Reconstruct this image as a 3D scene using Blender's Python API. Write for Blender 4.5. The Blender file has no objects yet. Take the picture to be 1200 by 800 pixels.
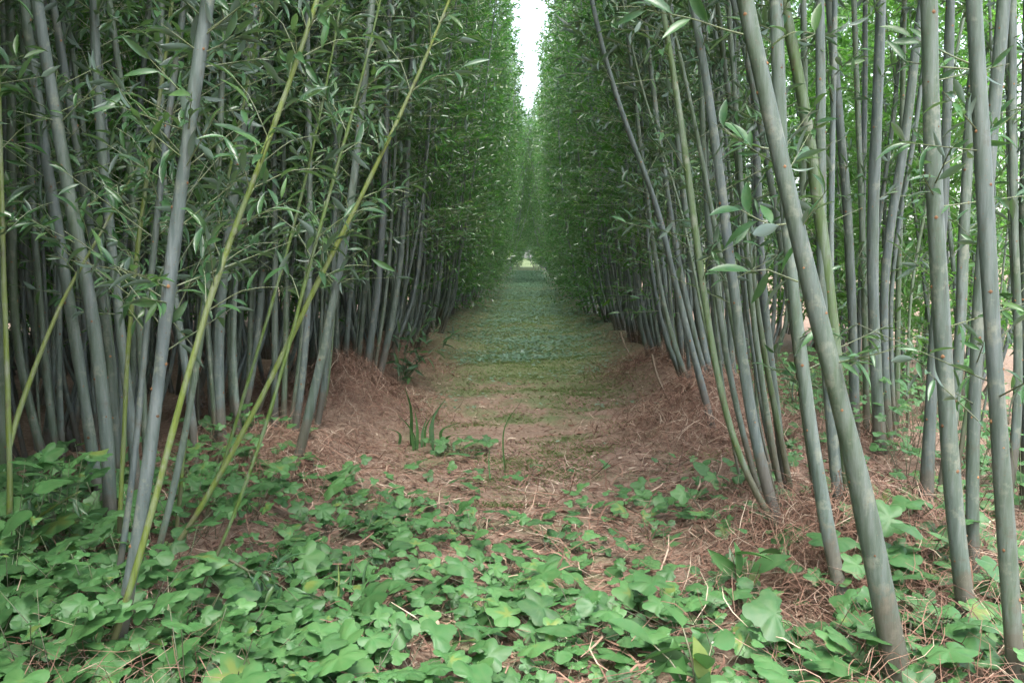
import bpy, math, random
import numpy as np
from mathutils import Matrix, Vector

R = math.radians
rng = np.random.default_rng(7)
random.seed(7)
scene = bpy.context.scene
C = scene.collection

# ------------------------------------------------------------------ camera
F = 1167.0                                   # focal length in pixels of the 1200 px wide photograph
CAM = np.array([0.0, 0.0, 1.0])
PITCH = math.atan(102 / F)
YAW = math.atan(18 / math.hypot(F, 102))
cam_d = bpy.data.cameras.new("camera")
cam_d.sensor_width = 36.0
cam_d.lens = 36.0 * F / 1200.0
cam_d.clip_start = 0.05
cam_d.clip_end = 6000
cam = bpy.data.objects.new("camera", cam_d)
cam.location = CAM
cam.rotation_euler = (R(90) - PITCH, 0, YAW)
C.objects.link(cam)
scene.camera = cam
ROT = np.array(cam.rotation_euler.to_matrix())


def ray(px, py):
    return ROT @ np.array([(px - 600) / F, -(py - 400) / F, -1.0])


def P(px, py, Y):
    """world point of a pixel of the photograph at the distance Y along the path"""
    d = ray(px, py)
    return CAM + d * ((Y - CAM[1]) / d[1])


def G(px, py, z=0.05):
    """world point of a pixel on the ground"""
    d = ray(px, py)
    return CAM + d * ((z - CAM[2]) / d[2])


# ------------------------------------------------------------------ terrain
def nz(x, y, f, s):
    return (np.sin(x * f + s * 1.7 + 1.3 * np.sin(y * f * .7 + s)) *
            np.cos(y * f * 1.1 + s * 2.3 + 1.1 * np.sin(x * f * .9 - s)))


def mound(x, y):
    m = np.zeros_like(x)
    for xr, w, a in ((-1.15, .34, .13), (-1.75, .35, .09), (1.08, .34, .12), (1.68, .35, .08),
                     (-2.9, .4, .06), (3.0, .5, .07)):
        m += a * np.exp(-((x - xr + .05 * np.sin(y * 1.7 + xr)) / w) ** 2) * (.72 + .45 * np.sin(y * 4.3 + xr * 5) * np.cos(y * 1.9 + xr))
    for cx, cy_, a, w in ((-1.0, 5.75, .23, .33), (.93, 5.25, .22, .33), (1.02, 3.05, .10, .3), (-1.05, 4.75, .07, .3), (.98, 7.6, .12, .35), (-1.02, 7.6, .12, .35)):
        m = m + a * np.exp(-((x - cx) ** 2 + (y - cy_) ** 2) / w ** 2)
    return m


def hgt(x, y):
    x = np.asarray(x, float)
    y = np.asarray(y, float)
    near = np.exp(-np.clip(y - 14, 0, None) / 10)
    row = np.clip((y - 1.9) / .8, 0, 1) * np.clip((80 - y) / 3, 0, 1)
    h = mound(x, y) * row
    h = h + near * (.018 * nz(x, y, 3.1, 1) + .012 * nz(x, y, 7.3, 2) + .006 * nz(x, y, 17, 3) + .003 * nz(x, y, 41, 4))
    return h


# ------------------------------------------------------------------ mesh helpers
def make_mesh(name, V, T, mats, mat_idx=None, rnd=None, smooth=True):
    me = bpy.data.meshes.new(name)
    V = np.ascontiguousarray(V, np.float32)
    T = np.ascontiguousarray(T, np.int32)
    me.vertices.add(len(V))
    me.vertices.foreach_set("co", V.ravel())
    me.loops.add(T.size)
    me.loops.foreach_set("vertex_index", T.ravel())
    me.polygons.add(len(T))
    me.polygons.foreach_set("loop_start", np.arange(0, T.size, T.shape[1], dtype=np.int32))
    for m in mats:
        me.materials.append(m)
    if mat_idx is not None:
        me.polygons.foreach_set("material_index", np.ascontiguousarray(mat_idx, np.int32))
    me.polygons.foreach_set("use_smooth", np.full(len(T), smooth, bool))
    if rnd is not None:
        a = me.attributes.new("rnd", 'FLOAT', 'POINT')
        a.data.foreach_set("value", np.ascontiguousarray(rnd, np.float32))
    me.update(calc_edges=True)
    me.validate()
    return me


class Bag:
    """collects triangles of several materials into ONE mesh"""
    def __init__(self):
        self.V, self.T, self.M, self.R, self.n = [], [], [], [], 0

    def add(self, V, T, mi=0, rnd=0.5):
        V = np.asarray(V, float).reshape(-1, 3)
        T = np.asarray(T, int).reshape(-1, 3)
        self.V.append(V)
        self.T.append(T + self.n)
        self.M.append(np.full(len(T), mi))
        self.R.append(np.broadcast_to(np.asarray(rnd, float), (len(V),)))
        self.n += len(V)

    def mesh(self, name, mats):
        return make_mesh(name, np.concatenate(self.V), np.concatenate(self.T), mats,
                         np.concatenate(self.M), np.concatenate(self.R))


def unit(a):
    a = np.asarray(a, float)
    return a / np.maximum(np.linalg.norm(a, axis=-1, keepdims=True), 1e-9)


def resample(pts, step):
    """Catmull-Rom through pts (rows may carry extra columns)"""
    pts = np.asarray(pts, float)
    ext = np.vstack([2 * pts[0] - pts[1], pts, 2 * pts[-1] - pts[-2]])
    out = []
    for i in range(1, len(ext) - 2):
        p0, p1, p2, p3 = ext[i - 1:i + 3]
        n = max(1, int(np.linalg.norm((p2 - p1)[:3]) / step))
        t = (np.arange(n) / n)[:, None]
        out.append(.5 * (2 * p1 + (p2 - p0) * t + (2 * p0 - 5 * p1 + 4 * p2 - p3) * t ** 2 + (3 * p1 - p0 - 3 * p2 + p3) * t ** 3))
    out.append(pts[-1:])
    return np.vstack(out)


def tube(pts, rad, sides=8, lump=0.0, seed=0, cap=True):
    pts = np.asarray(pts, float)
    rad = np.asarray(rad, float)
    n = len(pts)
    tan = unit(np.gradient(pts, axis=0))
    ref = np.array([0.31, 0.95, 0.05])
    s = unit(np.cross(tan, ref))
    b = np.cross(tan, s)
    a = np.arange(sides) / sides * 2 * np.pi
    r = rad[:, None] * np.ones(sides)
    if lump:
        q = np.random.default_rng(seed)
        k = np.arange(n)[:, None]
        for _ in range(3):
            r = r * (1 + lump * np.sin(k * q.uniform(.2, .9) + q.uniform(0, 6) + a[None] * q.integers(1, 3)))
    V = pts[:, None] + s[:, None] * (np.cos(a)[None, :, None] * r[..., None]) + b[:, None] * (np.sin(a)[None, :, None] * r[..., None])
    i = np.arange(n - 1)[:, None] * sides
    j = np.arange(sides)[None]
    jn = (j + 1) % sides
    q1 = np.stack([i + j, i + jn, i + sides + jn], -1).reshape(-1, 3)
    q2 = np.stack([i + j, i + sides + jn, i + sides + j], -1).reshape(-1, 3)
    V = V.reshape(-1, 3)
    T = np.vstack([q1, q2])
    if cap:
        V = np.vstack([V, pts[-1] + tan[-1] * rad[-1] * .6])
        top = (n - 1) * sides
        T = np.vstack([T, np.stack([top + j[0], top + jn[0], np.full(sides, n * sides)], -1)])
    return V, T


# leaf templates: (u along, v across -.5..+.5, w lift), triangles
LEAF2 = (np.array([[0, 0, 0], [.42, -.5, .05], [1, 0, -.04], [.42, .5, .05]]), np.array([[0, 1, 2], [0, 2, 3]]))
LEAF6 = (np.array([[0, 0, 0], [.25, -.42, .03], [.25, .42, .03], [.62, -.44, .03], [.62, .44, .03], [1, 0, -.06], [.45, 0, -.015]]),
         np.array([[0, 1, 6], [0, 6, 2], [1, 3, 6], [2, 6, 4], [3, 5, 6], [4, 6, 5]]))


def leaf_hi():
    us = [0, .07, .2, .38, .56, .74, .88, 1.0]
    hw = [.05, .07, .33, .49, .5, .38, .2, .02]
    V, T = [], []
    for u, h in zip(us, hw):
        dr = -.16 * u * u
        V += [[u, -h, dr + .05 * h * 2], [u, 0, dr - .01], [u, h, dr + .05 * h * 2]]
    for k in range(len(us) - 1):
        a = 3 * k
        for c in (0, 1):
            T += [[a + c, a + 3 + c, a + 4 + c], [a + c, a + 4 + c, a + 1 + c]]
    return np.array(V), np.array(T)


LEAFH = leaf_hi()


def leaves(bag, base, d, n, L, W, tmpl, mi=0, curl=None, q=rng, tint=None):
    base, d, n = np.asarray(base, float), unit(d), np.asarray(n, float)
    n = unit(n - d * np.sum(n * d, -1, keepdims=True))
    s = np.cross(n, d)
    TV, TT = tmpl
    u, v, w = TV[:, 0], TV[:, 1], TV[:, 2]
    L = np.asarray(L, float)[:, None, None]
    W = np.asarray(W, float)[:, None, None]
    wl = w[None, :, None]
    if curl is not None:
        wl = wl - (np.asarray(curl)[:, None] * u[None] ** 2)[..., None]
    V = base[:, None] + L * u[None, :, None] * d[:, None] + W * v[None, :, None] * s[:, None] + L * wl * n[:, None]
    k = len(TV)
    T = (np.arange(len(base))[:, None, None] * k + TT[None]).reshape(-1, 3)
    r = np.repeat(q.random(len(base)), k)
    if tint is not None:
        r = r * .86 + np.tile(tint, len(base))
    bag.add(V.reshape(-1, 3), T, mi, r)


def sticks(bag, p0, p1, r0, r1, mi, sides=3, rnd=.5):
    """straight three-sided twigs, all at once"""
    d = unit(p1 - p0)
    s = unit(np.cross(d, np.array([.3, .9, .1])))
    b = np.cross(d, s)
    a = np.arange(sides) / sides * 2 * np.pi
    off = s[:, None] * np.cos(a)[None, :, None] + b[:, None] * np.sin(a)[None, :, None]
    V = np.concatenate([p0[:, None] + off * r0, p1[:, None] + off * r1], 1)
    T = []
    for j in range(sides):
        jn = (j + 1) % sides
        T += [[j, jn, sides + jn], [j, sides + jn, sides + j]]
    T = (np.arange(len(p0))[:, None, None] * 2 * sides + np.array(T)[None]).reshape(-1, 3)
    bag.add(V.reshape(-1, 3), T, mi, rnd)


# ------------------------------------------------------------------ materials
def mat(name):
    m = bpy.data.materials.new(name)
    m.use_nodes = True
    nt = m.node_tree
    nt.nodes.clear()
    return m, nt, nt.nodes, nt.links


def N(nt, t, **kw):
    n = nt.nodes.new(t)
    for k, v in kw.items():
        if k in n.inputs:
            n.inputs[k].default_value = v
        else:
            setattr(n, k, v)
    return n


def ramp(nt, fac, stops):
    r = nt.nodes.new('ShaderNodeValToRGB')
    e = r.color_ramp.elements
    while len(e) < len(stops):
        e.new(.5)
    for k, (p, c) in enumerate(stops):
        e[k].position = p
        e[k].color = (*c, 1) if len(c) == 3 else c
    nt.links.new(fac, r.inputs[0])
    return r.outputs[0]


def mixc(nt, fac, a, b, mode='MIX'):
    m = nt.nodes.new('ShaderNodeMix')
    m.data_type = 'RGBA'
    m.blend_type = mode
    for sock, v in ((m.inputs[0], fac), (m.inputs[6], a), (m.inputs[7], b)):
        if isinstance(v, (int, float)):
            sock.default_value = v
        elif isinstance(v, tuple):
            sock.default_value = (*v, 1)
        else:
            nt.links.new(v, sock)
    return m.outputs[2]


def leaf_material(name, stops, under, rough=.38, trans=.35, tcol=(.16, .30, .04), spec=.5, spots=True):
    m, nt, nodes, links = mat(name)
    at = N(nt, 'ShaderNodeAttribute', attribute_name='rnd')
    oi = N(nt, 'ShaderNodeObjectInfo')
    ad = N(nt, 'ShaderNodeMath', operation='MULTIPLY_ADD')
    links.new(oi.outputs['Random'], ad.inputs[0])
    ad.inputs[1].default_value = .14
    links.new(at.outputs['Fac'], ad.inputs[2])
    col = ramp(nt, ad.outputs[0], stops)
    if spots:
        tc = N(nt, 'ShaderNodeTexCoord')
        no = N(nt, 'ShaderNodeTexNoise', Scale=55.0, Detail=3.0)
        links.new(tc.outputs['Object'], no.inputs['Vector'])
        col = mixc(nt, ramp(nt, no.outputs['Fac'], [(.35, (.0, .0, .0)), (.75, (.55, .55, .55))]), col, mixc(nt, .5, col, (.13, .17, .07)))
    geo = N(nt, 'ShaderNodeNewGeometry')
    col2 = mixc(nt, geo.outputs['Backfacing'], col, under)
    bs = N(nt, 'ShaderNodeBsdfPrincipled', Roughness=rough)
    bs.inputs['Specular IOR Level'].default_value = spec
    links.new(col2, bs.inputs['Base Color'])
    tr = N(nt, 'ShaderNodeBsdfTranslucent')
    tr.inputs['Color'].default_value = (*tcol, 1)
    mx = N(nt, 'ShaderNodeMixShader', Fac=trans)
    links.new(bs.outputs[0], mx.inputs[1])
    links.new(tr.outputs[0], mx.inputs[2])
    out = N(nt, 'ShaderNodeOutputMaterial')
    links.new(mx.outputs[0], out.inputs[0])
    return m


M_LEAF = leaf_material("willow_leaf", [(0, (.019, .066, .019)), (.5, (.026, .092, .024)), (.88, (.040, .125, .030)), (1, (.10, .16, .03))],
                       (.085, .125, .085), rough=.24, trans=.36, tcol=(.11, .34, .04), spec=.8, spots=False)
M_LEAFN = leaf_material("shoot_leaf", [(0, (.019, .060, .028)), (.5, (.027, .084, .034)), (.94, (.040, .115, .038)), (1, (.055, .12, .035))],
                        (.085, .125, .10), rough=.34, trans=.24, tcol=(.10, .22, .045))
M_HERB = leaf_material("herb_leaf", [(0, (.020, .062, .020)), (.3, (.034, .104, .030)), (.7, (.046, .134, .038)), (.96, (.066, .165, .048)), (1, (.13, .18, .04))],
                       (.07, .12, .06), rough=.5, trans=.2, tcol=(.09, .27, .05), spec=.4)
M_CREEP = leaf_material("creeper_leaf", [(0, (.06, .125, .075)), (.6, (.09, .17, .11)), (1, (.15, .215, .15))],
                        (.09, .14, .09), rough=.33, trans=.25, tcol=(.12, .26, .06), spec=.5, spots=False)  # blue-grey lift in the leaf colour stands in for sky glints
M_GRASS = leaf_material("grass_blade", [(0, (.09, .16, .045)), (.6, (.14, .22, .07)), (1, (.26, .25, .11))], (.13, .20, .07), rough=.5, trans=.45, tcol=(.25, .40, .11), spots=False)
M_LIT = leaf_material("lit_tint_leaf", [(0, (.04, .12, .03)), (.6, (.06, .17, .04)), (1, (.10, .22, .05))],
                        (.10, .18, .08), rough=.3, trans=.45, tcol=(.18, .45, .06), spec=.7, spots=False)  # brighter leaf colour standing in for daylight behind the right-hand stems
M_PALE = leaf_material("pale_petal", [(0, (.45, .43, .37)), (1, (.62, .60, .54))], (.5, .48, .42), rough=.55, trans=.2, tcol=(.5, .5, .4), spots=False)


def stem_material(name, grey, green, flecks=True):
    m, nt, nodes, links = mat(name)
    tc = N(nt, 'ShaderNodeTexCoord')
    oi = N(nt, 'ShaderNodeObjectInfo')
    sep = N(nt, 'ShaderNodeSeparateColor')
    links.new(oi.outputs['Color'], sep.inputs[0])
    inv = N(nt, 'ShaderNodeMath', operation='SUBTRACT')
    inv.inputs[0].default_value = 1.0
    links.new(sep.outputs[0], inv.inputs[1])
    mp = N(nt, 'ShaderNodeMapping')
    mp.inputs['Scale'].default_value = (9, 9, 1.6)
    links.new(tc.outputs['Object'], mp.inputs[0])
    n1 = N(nt, 'ShaderNodeTexNoise', Scale=1.0, Detail=4.0, Roughness=.6)
    links.new(mp.outputs[0], n1.inputs['Vector'])
    g = N(nt, 'ShaderNodeMath', operation='ADD')
    sub = N(nt, 'ShaderNodeMath', operation='MULTIPLY_ADD')
    links.new(n1.outputs['Fac'], sub.inputs[0])
    sub.inputs[1].default_value = 1.4
    sub.inputs[2].default_value = -.58
    links.new(inv.outputs[0], g.inputs[0])
    links.new(sub.outputs[0], g.inputs[1])
    g.use_clamp = True
    col = mixc(nt, g.outputs[0], grey, green)
    # pale bloom and dark grime, streaked along the stem
    mp2 = N(nt, 'ShaderNodeMapping')
    mp2.inputs['Scale'].default_value = (60, 60, 7)
    links.new(tc.outputs['Object'], mp2.inputs[0])
    n2 = N(nt, 'ShaderNodeTexNoise', Scale=1.0, Detail=5.0, Roughness=.65)
    links.new(mp2.outputs[0], n2.inputs['Vector'])
    col = mixc(nt, ramp(nt, n2.outputs['Fac'], [(.42, (0, 0, 0)), (.72, (.5, .5, .5))]), col, (.19, .215, .21))
    col = mixc(nt, ramp(nt, n2.outputs['Fac'], [(.28, (.6, .6, .6)), (.42, (0, 0, 0))]), col, (.05, .055, .045))
    n4 = N(nt, 'ShaderNodeTexNoise', Scale=14.0, Detail=6.0, Roughness=.7)
    links.new(tc.outputs['Object'], n4.inputs['Vector'])
    col = mixc(nt, ramp(nt, n4.outputs['Fac'], [(.55, (0, 0, 0)), (.65, (.7, .7, .7))]), col, (.18, .195, .15))
    col = mixc(nt, ramp(nt, n4.outputs['Fac'], [(.32, (.6, .6, .6)), (.42, (0, 0, 0))]), col, (.075, .068, .045))
    sz = N(nt, 'ShaderNodeSeparateXYZ')
    links.new(tc.outputs['Object'], sz.inputs[0])
    mz = N(nt, 'ShaderNodeMath', operation='MULTIPLY_ADD')
    links.new(n4.outputs['Fac'], mz.inputs[0])
    mz.inputs[1].default_value = -.35
    links.new(sz.outputs[2], mz.inputs[2])
    col = mixc(nt, ramp(nt, mz.outputs[0], [(.0, (.6, .6, .6)), (.05, (0, 0, 0))]), col, (.085, .065, .045))
    vs = N(nt, 'ShaderNodeMath', operation='MULTIPLY_ADD')
    links.new(oi.outputs['Random'], vs.inputs[0])
    vs.inputs[1].default_value = .45
    vs.inputs[2].default_value = .78
    hv = N(nt, 'ShaderNodeHueSaturation')
    links.new(vs.outputs[0], hv.inputs['Value'])
    links.new(col, hv.inputs['Color'])
    col = hv.outputs[0]
    if flecks:
        mp3 = N(nt, 'ShaderNodeMapping')
        mp3.inputs['Scale'].default_value = (70, 70, 120)
        links.new(tc.outputs['Object'], mp3.inputs[0])
        vo = N(nt, 'ShaderNodeTexVoronoi', Scale=1.0)
        links.new(mp3.outputs[0], vo.inputs['Vector'])
        col = mixc(nt, ramp(nt, vo.outputs['Distance'], [(.10, (.8, .8, .8)), (.17, (0, 0, 0))]), col, (.10, .085, .06))
    bs = N(nt, 'ShaderNodeBsdfPrincipled', Roughness=.5)
    bs.inputs['Specular IOR Level'].default_value = .4
    links.new(col, bs.inputs['Base Color'])
    bp = N(nt, 'ShaderNodeBump', Strength=.6, Distance=.005)
    links.new(n2.outputs['Fac'], bp.inputs['Height'])
    links.new(bp.outputs[0], bs.inputs['Normal'])
    out = N(nt, 'ShaderNodeOutputMaterial')
    links.new(bs.outputs[0], out.inputs[0])
    return m


M_STEM = stem_material("willow_bark", (.070, .093, .092), (.058, .098, .028))
M_SHOOT = stem_material("shoot_bark", (.12, .155, .026), (.07, .125, .018), flecks=False)
M_TWIG = stem_material("twig_bark", (.13, .16, .07), (.12, .17, .05), flecks=False)


def plain(name, stops, rough=.8, scale=30):
    m, nt, nodes, links = mat(name)
    at = N(nt, 'ShaderNodeAttribute', attribute_name='rnd')
    tc = N(nt, 'ShaderNodeTexCoord')
    no = N(nt, 'ShaderNodeTexNoise', Scale=float(scale), Detail=3.0)
    links.new(tc.outputs['Object'], no.inputs['Vector'])
    ma = N(nt, 'ShaderNodeMath', operation='MULTIPLY_ADD')
    links.new(no.outputs['Fac'], ma.inputs[0])
    ma.inputs[1].default_value = .4
    sb = N(nt, 'ShaderNodeMath', operation='SUBTRACT')
    links.new(at.outputs['Fac'], sb.inputs[0])
    sb.inputs[1].default_value = .2
    links.new(sb.outputs[0], ma.inputs[2])
    bs = N(nt, 'ShaderNodeBsdfPrincipled', Roughness=rough)
    bs.inputs['Specular IOR Level'].default_value = .25
    links.new(ramp(nt, ma.outputs[0], stops), bs.inputs['Base Color'])
    out = N(nt, 'ShaderNodeOutputMaterial')
    links.new(bs.outputs[0], out.inputs[0])
    return m


M_STRAW = plain("dry_litter", [(0, (.06, .034, .024)), (.4, (.15, .082, .056)), (.85, (.24, .15, .105)), (1, (.44, .36, .27))])
M_BROWNTWIG = plain("brown_twig", [(0, (.11, .08, .055)), (1, (.2, .155, .11))])
M_SCAR = plain("bud_scar", [(0, (.10, .055, .03)), (1, (.24, .13, .065))])


def ground_material():
    m, nt, nodes, links = mat("woodland_ground")
    tc = N(nt, 'ShaderNodeTexCoord')
    P_ = tc.outputs['Object']

    def noise(scale, det=5.0, rough=.6):
        n = N(nt, 'ShaderNodeTexNoise', Scale=float(scale), Detail=det, Roughness=rough)
        links.new(P_, n.inputs['Vector'])
        return n.outputs['Fac']
    fine = noise(48, 6, .7)
    col = ramp(nt, fine, [(.25, (.075, .05, .037)), (.45, (.18, .125, .09)), (.62, (.265, .19, .14)), (.8, (.38, .30, .235))])
    big = noise(1.7, 4)
    col = mixc(nt, ramp(nt, big, [(.4, (0, 0, 0)), (.65, (.6, .6, .6))]), col, mixc(nt, .5, col, (.10, .07, .05)))
    # moss and fine grass grow along the middle of the path and take over farther down
    sp = N(nt, 'ShaderNodeSeparateXYZ')
    links.new(P_, sp.inputs[0])
    ax = N(nt, 'ShaderNodeMath', operation='ABSOLUTE')
    links.new(sp.outputs[0], ax.inputs[0])
    mr = N(nt, 'ShaderNodeMapRange')
    links.new(ax.outputs[0], mr.inputs[0])
    wid = N(nt, 'ShaderNodeMapRange')
    links.new(sp.outputs[1], wid.inputs[0])
    wid.inputs[1].default_value = 7.0
    wid.inputs[2].default_value = 14.0
    wid.inputs[3].default_value = .95
    wid.inputs[4].default_value = 2.2
    links.new(wid.outputs[0], mr.inputs[1])
    mr.inputs[2].default_value = .45
    mry = N(nt, 'ShaderNodeMapRange')
    links.new(sp.outputs[1], mry.inputs[0])
    mry.inputs[1].default_value = 5.5
    mry.inputs[2].default_value = 11.5
    mry.inputs[3].default_value = -.05
    mry.inputs[4].default_value = .5
    ad = N(nt, 'ShaderNodeMath', operation='ADD')
    links.new(noise(2.6, 6, .65), ad.inputs[0])
    links.new(mry.outputs[0], ad.inputs[1])
    th = ramp(nt, ad.outputs[0], [(.46, (0, 0, 0)), (.62, (.85, .85, .85))])
    mu = N(nt, 'ShaderNodeMath', operation='MULTIPLY')
    links.new(th, mu.inputs[0])
    links.new(mr.outputs[0], mu.inputs[1])
    gcol = ramp(nt, noise(90, 4, .7), [(.3, (.05, .075, .03)), (.55, (.105, .14, .06)), (.75, (.18, .20, .09))])
    col = mixc(nt, mu.outputs[0], col, gcol)
    # open field beyond the rows
    fy = N(nt, 'ShaderNodeMapRange')
    links.new(sp.outputs[1], fy.inputs[0])
    fy.inputs[1].default_value = 50
    fy.inputs[2].default_value = 80
    col = mixc(nt, fy.outputs[0], col, (.075, .10, .035))
    bs = N(nt, 'ShaderNodeBsdfPrincipled', Roughness=.9)
    bs.inputs['Specular IOR Level'].default_value = .2
    links.new(col, bs.inputs['Base Color'])
    bp = N(nt, 'ShaderNodeBump', Strength=.6, Distance=.012)
    links.new(fine, bp.inputs['Height'])
    links.new(bp.outputs[0], bs.inputs['Normal'])
    out = N(nt, 'ShaderNodeOutputMaterial')
    links.new(bs.outputs[0], out.inputs[0])
    return m


M_GROUND = ground_material()


# ------------------------------------------------------------------ objects
def link(name, me, parent=None, color=None):
    o = bpy.data.objects.new(name, me)
    C.objects.link(o)
    if parent is not None:
        o.parent = parent
    if color is not None:
        o.color = (1 - color, 1, 1, 1)
    return o


def tag(o, label=None, cat=None, group=None, kind=None):
    for k, v in (("label", label), ("category", cat), ("group", group), ("kind", kind)):
        if v:
            o[k] = v
    return o


def empty(name, loc, label, cat, group=None):
    o = bpy.data.objects.new(name, None)
    o.empty_display_size = .1
    o.location = loc
    C.objects.link(o)
    return tag(o, label, cat, group)


def copy_tree(o, label=None, group=None):
    c = o.copy()
    C.objects.link(c)
    for ch in o.children:
        k = ch.copy()
        C.objects.link(k)
        k.parent = c
    if label:
        c["label"] = label
    if group:
        c["group"] = group
    return c


# ---- ground
def build_ground():
    xs = np.unique(np.concatenate([np.linspace(-5, 5, 260), -5 - np.geomspace(.1, 150, 22), 5 + np.geomspace(.1, 150, 22)]))
    ys = np.unique(np.concatenate([1.2 - np.geomspace(.1, 150, 22), np.linspace(1.2, 9, 260), np.linspace(9, 30, 200),
                                   np.linspace(30, 85, 120), 85 + np.geomspace(.5, 160, 18)]))
    X, Y = np.meshgrid(xs, ys)
    V = np.stack([X, Y, hgt(X, Y)], -1).reshape(-1, 3)
    nx = len(xs)
    i = (np.arange(len(ys) - 1)[:, None] * nx + np.arange(nx - 1)[None]).ravel()
    T = np.stack([i, i + 1, i + nx + 1, i + nx], -1)
    o = link("ground", make_mesh("ground", V, T, [M_GROUND]))
    tag(o, "brown litter covered ground with a mossy green path between the willow rows", "ground", kind="structure")


build_ground()


# ------------------------------------------------------------------ willow foliage
def twigs_on(bag, pts, start, n, side, q, tmpl, leaf=(.06, .10), wid=(.016, .024), tw=(.22, .5), nl=(8, 13), bias=.8, mi_leaf=0, mi_twig=1, zmax=None, lim=None):
    """side twigs with leaves along a stem polyline; side = unit vector towards the light"""
    z = pts[:, 2]
    hi = z[-1] if zmax is None else zmax
    t = q.random(n) ** .85
    zz = start + (hi - start) * t
    base = np.stack([np.interp(zz, z, pts[:, k]) for k in range(3)], -1)
    az = q.uniform(0, 2 * np.pi, n)
    d = np.stack([np.cos(az), np.sin(az), q.uniform(.15, 1.3, n)], -1) + bias * np.asarray(side)
    d = unit(d)
    Lt = q.uniform(*tw, n)
    Lt *= np.clip(1.25 - .6 * t, .4, 1.2)
    tip = base + d * Lt[:, None]
    tip[:, 2] -= .12 * Lt
    sticks(bag, base, tip, .0022, .0009, mi_twig)
    k = q.integers(nl[0], nl[1] + 1, n)
    idx = np.repeat(np.arange(n), k)
    u = q.uniform(.12, 1.0, len(idx))
    b = base[idx] + (tip - base)[idx] * u[:, None]
    dd = unit((tip - base)[idx] * 1.0)
    rnd = unit(q.normal(size=(len(idx), 3)))
    ld = unit(dd * .75 + rnd * .85 + np.array([0, 0, -.12]))
    nn = unit(np.array([0, 0, 1.0]) + .75 * q.normal(size=(len(idx), 3)))
    if lim is not None:
        ok = b[:, 0] < lim[0] - lim[1] * (b[:, 2] - 1) + .05 + .25 * q.normal(size=len(b))
        b, ld, nn = b[ok], ld[ok], nn[ok]
    LL = q.uniform(*leaf, len(b))
    leaves(bag, b, ld, nn, LL, q.uniform(*wid, len(b)) * LL / np.mean(leaf), tmpl, mi_leaf, curl=q.uniform(0, .22, len(b)), q=q)


def gen_stem(q, H, lean, out, a, arch=1.5):
    """one stem of a clump in clump space, path side is +X"""
    br = q.uniform(.05, .17)
    z = np.concatenate([[-.12], np.linspace(0, H, 15)])
    zc = np.clip(z, 0, None)
    o = out * (1 - np.exp(-2.2 * zc)) * q.uniform(.6, 1.2)
    ln = lean * q.uniform(.65, 1.25)
    x = math.cos(a) * (br + o) + ln * (zc / H) ** arch + .05 * np.sin(zc * q.uniform(.8, 1.6) + q.uniform(0, 6)) * np.clip(zc, 0, 1)
    y = math.sin(a) * (br + o) * 1.25 + .05 * np.sin(zc * q.uniform(.8, 1.6) + q.uniform(0, 6)) * np.clip(zc, 0, 1) + q.uniform(-.12, .12) * zc / 2
    r0 = q.uniform(.008, .021)
    r = r0 * (1 - .8 * np.clip(zc / H, 0, 1) ** .9) + .006 * np.exp(-zc * 7)
    return np.stack([x, y, z], -1), r


SIDE = np.array([1.0, 0, 0])


def clump_variant(seed, n, H, lean, start, twigs, tmpl, merged, leafm=None, sides=7, bias=.8, leaf=(.06, .10), wid=(.017, .025), lim=(1.0, .03), arch=1.5, thick=1.0):
    q = np.random.default_rng(seed)
    stems, fol = [], Bag()
    for k in range(n):
        a = (k + q.uniform(-.35, .35)) / n * 2 * np.pi
        h = H * q.uniform(.82, 1.06)
        pts, r = gen_stem(q, h, lean, q.uniform(.12, .38), a, arch)
        pr = resample(np.column_stack([pts, r]), .16 if not merged else .4)
        stems.append((pr[:, :3], np.maximum(pr[:, 3], .003), q.random()))
        for st, m in ((start, int(twigs * .8)), (start * .55, int(twigs * .2))):
            lm = None if lim is None else (lim[0] + (.3 if q.random() < .3 else 0), lim[1])
            twigs_on(fol, pts[1:], st, m, SIDE, q, tmpl, leaf, wid, bias=bias, lim=lm)
    if merged:
        for p, r, g in stems:
            V, T = tube(p, r * 1.1, 5)
            fol.add(V, T, 2)
        return fol.mesh("willow_clump", [M_LEAF, M_TWIG, M_STEM])
    sm = []
    for k, (p, r, g) in enumerate(stems):
        b = Bag()
        V, T = tube(p, r, sides, lump=.03, seed=seed + k)
        b.add(V, T, 0)
        sm.append((b.mesh("willow_stem", [M_STEM]), g))
    return sm, fol.mesh("willow_foliage", [leafm or M_LEAF, M_TWIG])


ORD = ["first", "second", "third", "fourth", "fifth", "sixth", "seventh", "eighth", "ninth", "tenth", "eleventh", "twelfth",
       "thirteenth", "fourteenth"]
CLUMPS_GROUP = "willow clumps planted in rows along the path"


def clump_thing(var, loc, rz, s, label, group):
    sm, fm = var
    e = empty("willow_clump", loc, label, "willow", group)
    e.rotation_euler = (0, 0, rz)
    e.scale = (s, s, s)
    for me, g in sm:
        link("stem", me, e, color=max(0, g * 1.1 - .75))
    link("foliage", fm, e)
    return e


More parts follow.
